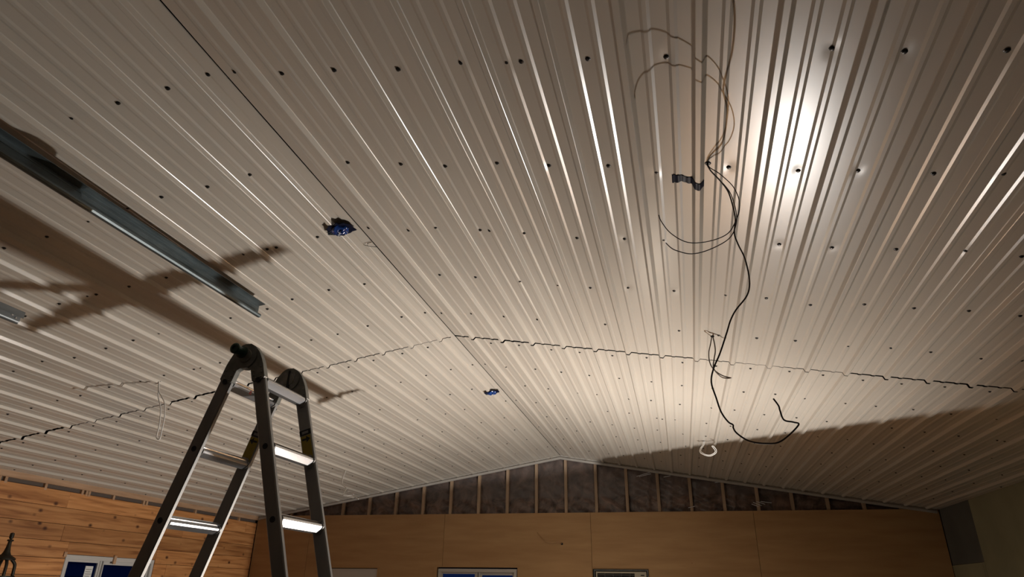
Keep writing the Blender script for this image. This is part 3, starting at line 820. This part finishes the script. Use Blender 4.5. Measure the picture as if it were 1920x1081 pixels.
# ------------------------------------------------------------------ dangling cables
def cable(name, label, root, strands, mat, r, group=None, hole=True, side=1, mat2=None):
    t = thing(name, label, 'wire', root, group)
    for i, (pts, rr) in enumerate(strands):
        obj('strand', MB().tube(pts, rr, 8, 5), (mat2 if (mat2 and i) else mat), t, smooth=60)
    if hole:
        obj('hole', MB().lathe([(.012, -.002), (.010, .0012), (.003, .0014)], root, (-side * sa, 0, -ca), 12), M_BLACK, t)
    return t
A_ = [(1.714, 2.11, 3.215), (1.723, 2.108, 3.188), (1.747, 2.105, 3.162), (1.771, 2.103, 3.129), (1.793, 2.101, 3.09), (1.805, 2.098, 3.038), (1.801, 2.096, 2.993), (1.787, 2.094, 2.955), (1.752, 2.092, 2.9), (1.687, 2.089, 2.875), (1.616, 2.087, 2.877), (1.562, 2.085, 2.918), (1.533, 2.082, 2.968), (1.526, 2.08, 2.994)]
B_ = [(1.714, 2.113, 3.215), (1.719, 2.104, 3.183), (1.745, 2.098, 3.131), (1.766, 2.092, 3.09), (1.780, 2.087, 3.049), (1.787, 2.081, 2.979), (1.78, 2.075, 2.923), (1.75, 2.069, 2.867), (1.681, 2.063, 2.829), (1.622, 2.057, 2.816), (1.576, 2.052, 2.83), (1.556, 2.046, 2.841), (1.54, 2.04, 2.859)]
W_ = [(1.716, 2.115, 3.215), (1.724, 2.11, 3.177), (1.752, 2.11, 3.129), (1.774, 2.11, 3.08), (1.783, 2.11, 3.019), (1.785, 2.11, 2.964), (1.775, 2.11, 2.908), (1.782, 2.11, 2.863), (1.797, 2.11, 2.806), (1.801, 2.11, 2.725), (1.787, 2.11, 2.672), (1.746, 2.11, 2.623), (1.724, 2.11, 2.587), (1.708, 2.11, 2.547), (1.678, 2.11, 2.476), (1.653, 2.11, 2.427), (1.641, 2.11, 2.382), (1.65, 2.11, 2.331), (1.66, 2.11, 2.285), (1.677, 2.11, 2.254), (1.69, 2.11, 2.244), (1.69, 2.11, 2.234), (1.699, 2.11, 2.217), (1.731, 2.11, 2.193), (1.779, 2.11, 2.184), (1.822, 2.11, 2.19), (1.877, 2.11, 2.235), (1.865, 2.11, 2.245), (1.839, 2.11, 2.253), (1.832, 2.11, 2.281), (1.83, 2.11, 2.297), (1.818, 2.11, 2.32)]
def slope_pt(side, s, y, d=0): x, z = on_slope(side, s, d); return (x, y, z)
cable('hanging_cable', 'long dark cable with two open loops hanging from a hole in the right slope', (1.723, 2.156, 3.238), [(away(W_), .0027), (away(A_), .0018), (away(B_), .0018)], M_CABLE, .003)
C_ = [(-2.139, 3.97, 3.15), (-2.124, 3.97, 3.08), (-2.107, 3.97, 3.019), (-2.078, 3.97, 2.966), (-2.059, 3.97, 2.911), (-2.043, 3.97, 2.821), (-2.043, 3.97, 2.745), (-2.037, 3.97, 2.722), (-2.022, 3.97, 2.714), (-2.01, 3.97, 2.721), (-2.011, 3.97, 2.77), (-2.013, 3.97, 2.858), (-2.029, 3.97, 2.933), (-2.046, 3.97, 2.981), (-2.081, 3.97, 3.026), (-2.111, 3.965, 3.067), (-2.134, 3.965, 3.15)]
cable('hanging_wire', 'narrow white wire loop hanging from the left slope, left of the ladder', (-2.139, 3.975, 3.142), [(C_, .0040)], M_CABLEW, .003, side=-1)
D1 = [(-2.383, 7.55, 3.12), (-2.39, 7.508, 3.068), (-2.36, 7.417, 2.971), (-2.326, 7.354, 2.906), (-2.281, 7.325, 2.877), (-2.22, 7.283, 2.833), (-2.212, 7.227, 2.778), (-2.208, 7.199, 2.751), (-2.157, 7.192, 2.743), (-2.095, 7.199, 2.749), (-2.043, 7.178, 2.728), (-1.987, 7.15, 2.7)]
D2 = [(-2.371, 7.548, 3.12), (-2.366, 7.494, 3.052), (-2.346, 7.417, 2.971), (-2.312, 7.354, 2.906), (-2.274, 7.325, 2.876), (-2.218, 7.29, 2.84), (-2.215, 7.241, 2.792), (-2.213, 7.206, 2.757), (-2.197, 7.234, 2.785), (-2.172, 7.248, 2.798), (-2.134, 7.241, 2.79), (-2.084, 7.213, 2.762)]
cable('hanging_wire', 'crooked white wire hanging from the left slope near the gable, right of the ladder', (-2.377, 7.555, 3.102), [(D1, .0042), (D2, .0036)], M_CABLEW, .004, side=-1)
E1 = [(1.832, 6.985, 3.195), (1.823, 6.985, 3.155), (1.793, 6.96, 3.113), (1.784, 6.93, 3.076), (1.792, 6.90, 3.054), (1.831, 6.87, 3.026), (1.876, 6.85, 3.015), (1.925, 6.83, 3.034), (1.938, 6.82, 3.060), (1.925, 6.81, 3.087), (1.908, 6.80, 3.102), (1.896, 6.80, 3.100)]
E2 = [(1.843, 6.985, 3.195), (1.834, 6.985, 3.154), (1.803, 6.965, 3.112), (1.794, 6.935, 3.078), (1.801, 6.90, 3.062), (1.829, 6.87, 3.036), (1.873, 6.85, 3.025), (1.915, 6.83, 3.040), (1.925, 6.82, 3.058), (1.912, 6.81, 3.082), (1.896, 6.80, 3.100)]
cable('hanging_wire', 'white wire curled in an open ring hanging low on the right slope near the gable', (1.835, 6.985, 3.191), [(E1, .0042), (E2, .0036)], M_CABLEW, .004)
F1 = [(1.801, 3.937, 3.202), (1.787, 3.937, 3.15), (1.772, 3.94, 3.1), (1.770, 3.945, 3.049), (1.781, 3.96, 3.014), (1.806, 3.99, 2.992), (1.845, 4.03, 2.977), (1.890, 4.06, 2.971)]
F2 = [(1.806, 3.937, 3.202), (1.811, 3.937, 3.148), (1.81, 3.94, 3.104), (1.798, 3.945, 3.057), (1.790, 3.96, 3.016), (1.800, 3.98, 2.992), (1.832, 4.02, 2.968), (1.868, 4.05, 2.966), (1.893, 4.06, 2.971)]
cable('hanging_wire', 'short grey-brown double wire hanging by the cross seam beside the long cable', (1.803, 3.937, 3.197), [(F1, .0034), (F2, .0038)], M_CABLE2, .003)
nl = thing('bent_nail', 'thin bent wire nail poking out at the ridge line', 'nail', (-.05, 2.94, RZ + .012))
obj('shank', MB().tube([(-.045, 2.94, RZ + .018), (-.042, 2.94, RZ - .000), (-.01, 2.945, RZ - .006), (.008, 2.948, RZ - .008)], .0014, 6), M_SCREW, nl)
obj('clip', MB().tube([(-.068, 2.935, RZ + .008), (-.050, 2.938, RZ + .002), (-.042, 2.94, RZ - .000)], .0014, 6), M_SCREW, nl)

# ------------------------------------------------------------------ blue taped boxes in ragged holes
def blue_box(cs, cyy, R, label, seed):
    """cs: distance down the left slope; R: radius of the blue dome"""
    rr = random.Random(seed)
    x, z = on_slope(-1, cs, .0)
    x, cyy, z = warp(x, cyy, z)
    t = thing('junction_box', label, 'junction box', (x, cyy, z))
    ux = Vector((-ca, 0, -sa)); uy = Vector((0, 1, 0)); n = Vector((sa, 0, -ca))
    base = Vector((x, cyy, z))
    vs = [base + n * .0215]; fs = []
    m_ = 26
    for i in range(m_):
        a = 2 * math.pi * i / m_
        rad = R * (1.12 + .42 * rr.random() * (1 if rr.random() > .4 else .3)) * (1.25 if abs(math.cos(a)) > .8 else 1)
        vs.append(base + ux * math.cos(a) * rad + uy * math.sin(a) * rad * .95 + n * (.0215 + .004 * rr.random()))
        vs.append(base + ux * math.cos(a) * rad + uy * math.sin(a) * rad * .95 + n * .0195)
    for i in range(m_):
        j = (i + 1) % m_
        fs.append((0, 1 + 2 * i, 1 + 2 * j)); fs.append((1 + 2 * i, 2 + 2 * i, 2 + 2 * j, 1 + 2 * j))
    tn = obj('torn_tape', MB().add(vs, fs), M_TAPE, t); tn['label'] = 'ragged black-blue tape edge'
    vs, fs = [], []
    nr, ns = 9, 28
    for j in range(nr + 1):
        q = j / nr
        for i in range(ns):
            a = 2 * math.pi * i / ns
            cr_ = 1 + .05 * math.sin(a * 5 + seed) + .03 * math.sin(a * 9)
            hgt = .024 + R * .34 * (1 - q * q) ** .6 + .006 * math.sin(a * 4 + q * 7 + seed) * math.sin(q * 5) + rr.uniform(-.0018, .0018) * (q < .95)
            vs.append(base + ux * math.cos(a) * R * q * cr_ + uy * math.sin(a) * R * q * .95 * cr_ + n * hgt)
    for j in range(nr):
        for i in range(ns):
            k_ = (i + 1) % ns
            fs.append((j * ns + i, j * ns + k_, (j + 1) * ns + k_, (j + 1) * ns + i))
    obj('blue_cover', MB().add(vs, fs), M_BLUE, t, smooth=70)
    mb = MB()
    for i in range(3):
        p0 = base + ux * (-R * .1 + i * R * .22) + uy * (R * .25 * (i - 1)) + n * (.03 + R * .30)
        mb.tube([p0, p0 + ux * R * .18 + uy * R * .2 + n * .001, p0 + ux * R * .1 + uy * R * .42 + n * -.002], .0018, 6, 3)
    sc = obj('frayed_edge', mb, M_WHITE, t); sc['label'] = 'pale frayed scraps on the blue cover'
    mb = MB()
    for a in (2.7, 2.95, 3.3):
        p0 = base + ux * -math.cos(a) * R * 1.0 + n * .021 + uy * math.sin(a) * R; mb.tube([p0, p0 + ux * R * .35 + uy * R * .1 * (a - 3) + n * .004, p0 + ux * R * .55 + uy * -R * .12 + n * .001], .0016, 6, 3)
    obj('bent_metal_sliver', mb, M_GALV, t)
blue_box(.084, 2.728, .047, 'larger blue covered junction box in a ragged hole left of the ridge', 3)
blue_box(.09, 5.80, .045, 'smaller blue covered junction box beside the ridge beyond the cross seam', 9)

# strip of tape stuck across a rib of the right slope
tp = thing('tape_strip', 'crumpled navy tape strip stuck across a rib near the dark cable', 'tape', (1.66, 2.255, 3.25))
def ribz(s):
    k_ = round((s - S0[1]) / PITCH_R); a = abs(s - S0[1] - k_ * PITCH_R)
    if a < .0235: return .019 * min(1, (.0235 - a) / .013)
    f_ = ((s - S0[1]) / PITCH_R) % 1
    for mc in (1 / 3, 2 / 3):
        a = abs(f_ - mc) * PITCH_R
        if a < .0155: return .0034 * min(1, (.0155 - a) / .0095)
    return 0
n_ = 30; vs = []; fs = []
for i in range(n_ + 1):
    q = i / n_; s = 1.645 + .122 * q
    yl = 2.222 + .045 * q + .004 * math.sin(q * 17) + (.010 if q < .04 else 0); wd_ = .046 - .006 * q + .006 * math.sin(q * 9 + 1)
    dd = ribz(s) + .0022 + .002 * abs(math.sin(q * 23)); dd2 = ribz(s) + .0022 + .003 * abs(math.sin(q * 19 + 1))
    x, z = on_slope(1, s, dd); x2, z2 = on_slope(1, s, dd2); x3, z3 = on_slope(1, s, ribz(s) - .0006)
    vs += [warp(x, yl, z), warp(x2, yl + wd_, z2), warp(x3, yl + .002, z3), warp(x3, yl + wd_ - .002, z3)]
for i in range(n_):
    a = i * 4; b = a + 4
    fs += [(a, b, b + 1, a + 1), (a, a + 2, b + 2, b), (a + 1, b + 1, b + 3, a + 3)]
obj('tape', MB().add(vs, fs), M_TAPE, tp, smooth=60)

# ------------------------------------------------------------------ work light on its bench (below the frame)
BT = LAMP.z - .19
bn = thing('workbench', 'wooden workbench below the frame carrying the work light', 'workbench', (1.9, 5.5, 0))
obj('bench_top', MB().box(.85, 3.0, 4.95, 6.10, BT - .045, BT - .005), M_PLY, bn, bevel=.003)
for x in (1.05, 2.88):
    for y in (5.0, 5.98): obj('leg', MB().box(x, x + .07, y, y + .07, 0, BT - .045), M_STUD, bn)
obj('shelf', MB().box(1.05, 2.95, 5.0, 6.05, .12, .14), M_PLY, bn)
wl = thing('work_light', 'yellow LED work light tilted up on the bench, below the frame', 'lamp', (LAMP.x, LAMP.y, BT - .005))
az = LAMP_AIM; ax = az.cross(Vector((0, 0, 1))).normalized(); ay = az.cross(ax)
hc = LAMP - az * .010
def oct_(w, h, c): return [(-w, -h + c), (-w + c, -h), (w - c, -h), (w, -h + c), (w, h - c), (w - c, h), (-w + c, h), (-w, h - c)]
hb = obj('housing', MB().prism(oct_(.07, .055, .012), hc - az * .045, ax, ay, az, .045), M_PLASTICY, wl)
obj('led_face', MB().prism(oct_(.055, .042, .006), hc, ax, ay, az, .002), M_LED, wl)
for i in range(6): obj('cooling_fin', MB().prism([(-.055 + i * .02, -.045), (-.051 + i * .02, -.045), (-.051 + i * .02, .045), (-.055 + i * .02, .045)], hc - az * .06, ax, ay, az, .016), M_BLACK, hb)
sp0 = LAMP + ax * .08 - az * .03; sp1 = LAMP - ax * .08 - az * .03
obj('bracket', MB().tube([sp0, Vector((sp0.x, sp0.y, BT + .035)), Vector((sp0.x, sp0.y, BT + .006)), Vector((sp1.x, sp1.y, BT + .006)), Vector((sp1.x, sp1.y, BT + .035)), sp1], .006, 8), M_BLACK, wl, smooth=60)
# unseen board inferred from the straight shadow edge, shaped to cut the lamp light
eA = Vector((1.07, 8.24, 3.32)); eB = Vector((3.65, 4.59, 2.89)); mid = (eA + eB) / 2
Mp = LAMP + (mid - LAMP) * .15; ed = (eA - eB).normalized()
p0 = Mp - ed * .75; p1 = Mp + ed * .46; nn = Vector((ed.y, -ed.x, 0)).normalized() * .012
mb = MB().add([p0, p1, (p1.x, p1.y, BT), (p0.x, p0.y, BT), p0 + nn, p1 + nn, (p1.x + nn.x, p1.y + nn.y, BT), (p0.x + nn.x, p0.y + nn.y, BT)],
              [(0, 1, 2, 3), (7, 6, 5, 4), (0, 4, 5, 1), (1, 5, 6, 2), (2, 6, 7, 3), (3, 7, 4, 0)])
bo = obj('shade_board', mb, M_PLY, loc=(Mp.x, Mp.y, BT)); tag(bo, 'unseen board behind the work light, shaped to cut its light off the far right corner', 'board')
# unseen caster added to throw the long crossed shadow on the left slope
KF = .29
def near(x, y, z): return LAMP + (Vector((x, y, z)) - LAMP) * KF
cx_ = near(-1.38, 2.83, 3.27)
rs = thing('shadow_caster', 'unseen crossed steel bars on a pole, added to cast the crossed ceiling shadow', 'stand', (cx_.x, cx_.y, 0))
xa, xb = near(-.45, 2.80, 3.42), near(-2.15, 2.92, 3.14)
ya_, yb_ = near(-1.46, .9, 3.26), near(-1.32, 5.02, 3.28)
obj('cross_bar', MB().cyl(xa, cx_, .012, .026).cyl(cx_, xb, .026, .012), M_GALVD, rs, smooth=40)
obj('head_bar', MB().cyl(ya_, cx_, .052, .030).cyl(cx_, yb_, .026, .014), M_GALVD, rs, smooth=40)
tb, tc_ = near(-1.05, 5.02, 3.33), near(-1.45, 5.10, 3.26)
obj('end_bar', MB().cyl(tb, yb_, .006, .016).cyl(yb_, tc_, .016, .014), M_GALVD, rs, smooth=40)
obj('pole', MB().cyl((cx_.x, cx_.y, .1), (cx_.x, cx_.y, cx_.z), .014), M_GALVD, rs, smooth=40)
for i in range(3):
    a = i * 2.094 + .4
    obj('leg', MB().cyl((cx_.x, cx_.y, .35), (cx_.x + math.cos(a) * .3, cx_.y + math.sin(a) * .3, .01), .011), M_GALVD, rs, smooth=40)
bxx = thing('shade_box', 'unseen wooden box added on the bench to keep lamp light off the back wall', 'crate', (1.36, 5.95, BT - .005))  # unseen box added to shade the back wall and gable
obj('body', MB().add([(.92, 5.85, BT), (1.80, 5.85, BT), (1.80, 6.03, BT), (.92, 6.03, BT), (.92, 5.85, 0.945), (1.80, 5.85, 1.04), (1.80, 6.03, 1.04), (.92, 6.03, 0.945)],
    [(3, 2, 1, 0), (4, 5, 6, 7), (0, 1, 5, 4), (1, 2, 6, 5), (2, 3, 7, 6), (3, 0, 4, 7)]), M_PLY, bxx, bevel=.003)
for z_ in (.44, .62, .80): obj('batten', MB().box(.93, 1.79, 5.84, 5.85, z_, z_ + .05), M_STUD, bxx)
# unseen lamp body added around the warm fill light
fl = thing('fill_lamp', 'added fill lamp, a bare frosted bulb on a short black stand, below the frame', 'lamp', (FILL_POS.x, FILL_POS.y, 0))
obj('base', MB().lathe([(.13, 0), (.13, .015), (.02, .03), (.013, .60), (.02, .66)], (FILL_POS.x, FILL_POS.y, 0), seg=20), M_BLACK, fl, smooth=40)
obj('bulb', MB().lathe([(.012, .64), (.014, .67), (.030, .71), (.034, .735), (.028, .76), (.006, .772)], (FILL_POS.x, FILL_POS.y, 0), seg=20), M_LED, fl, smooth=60)
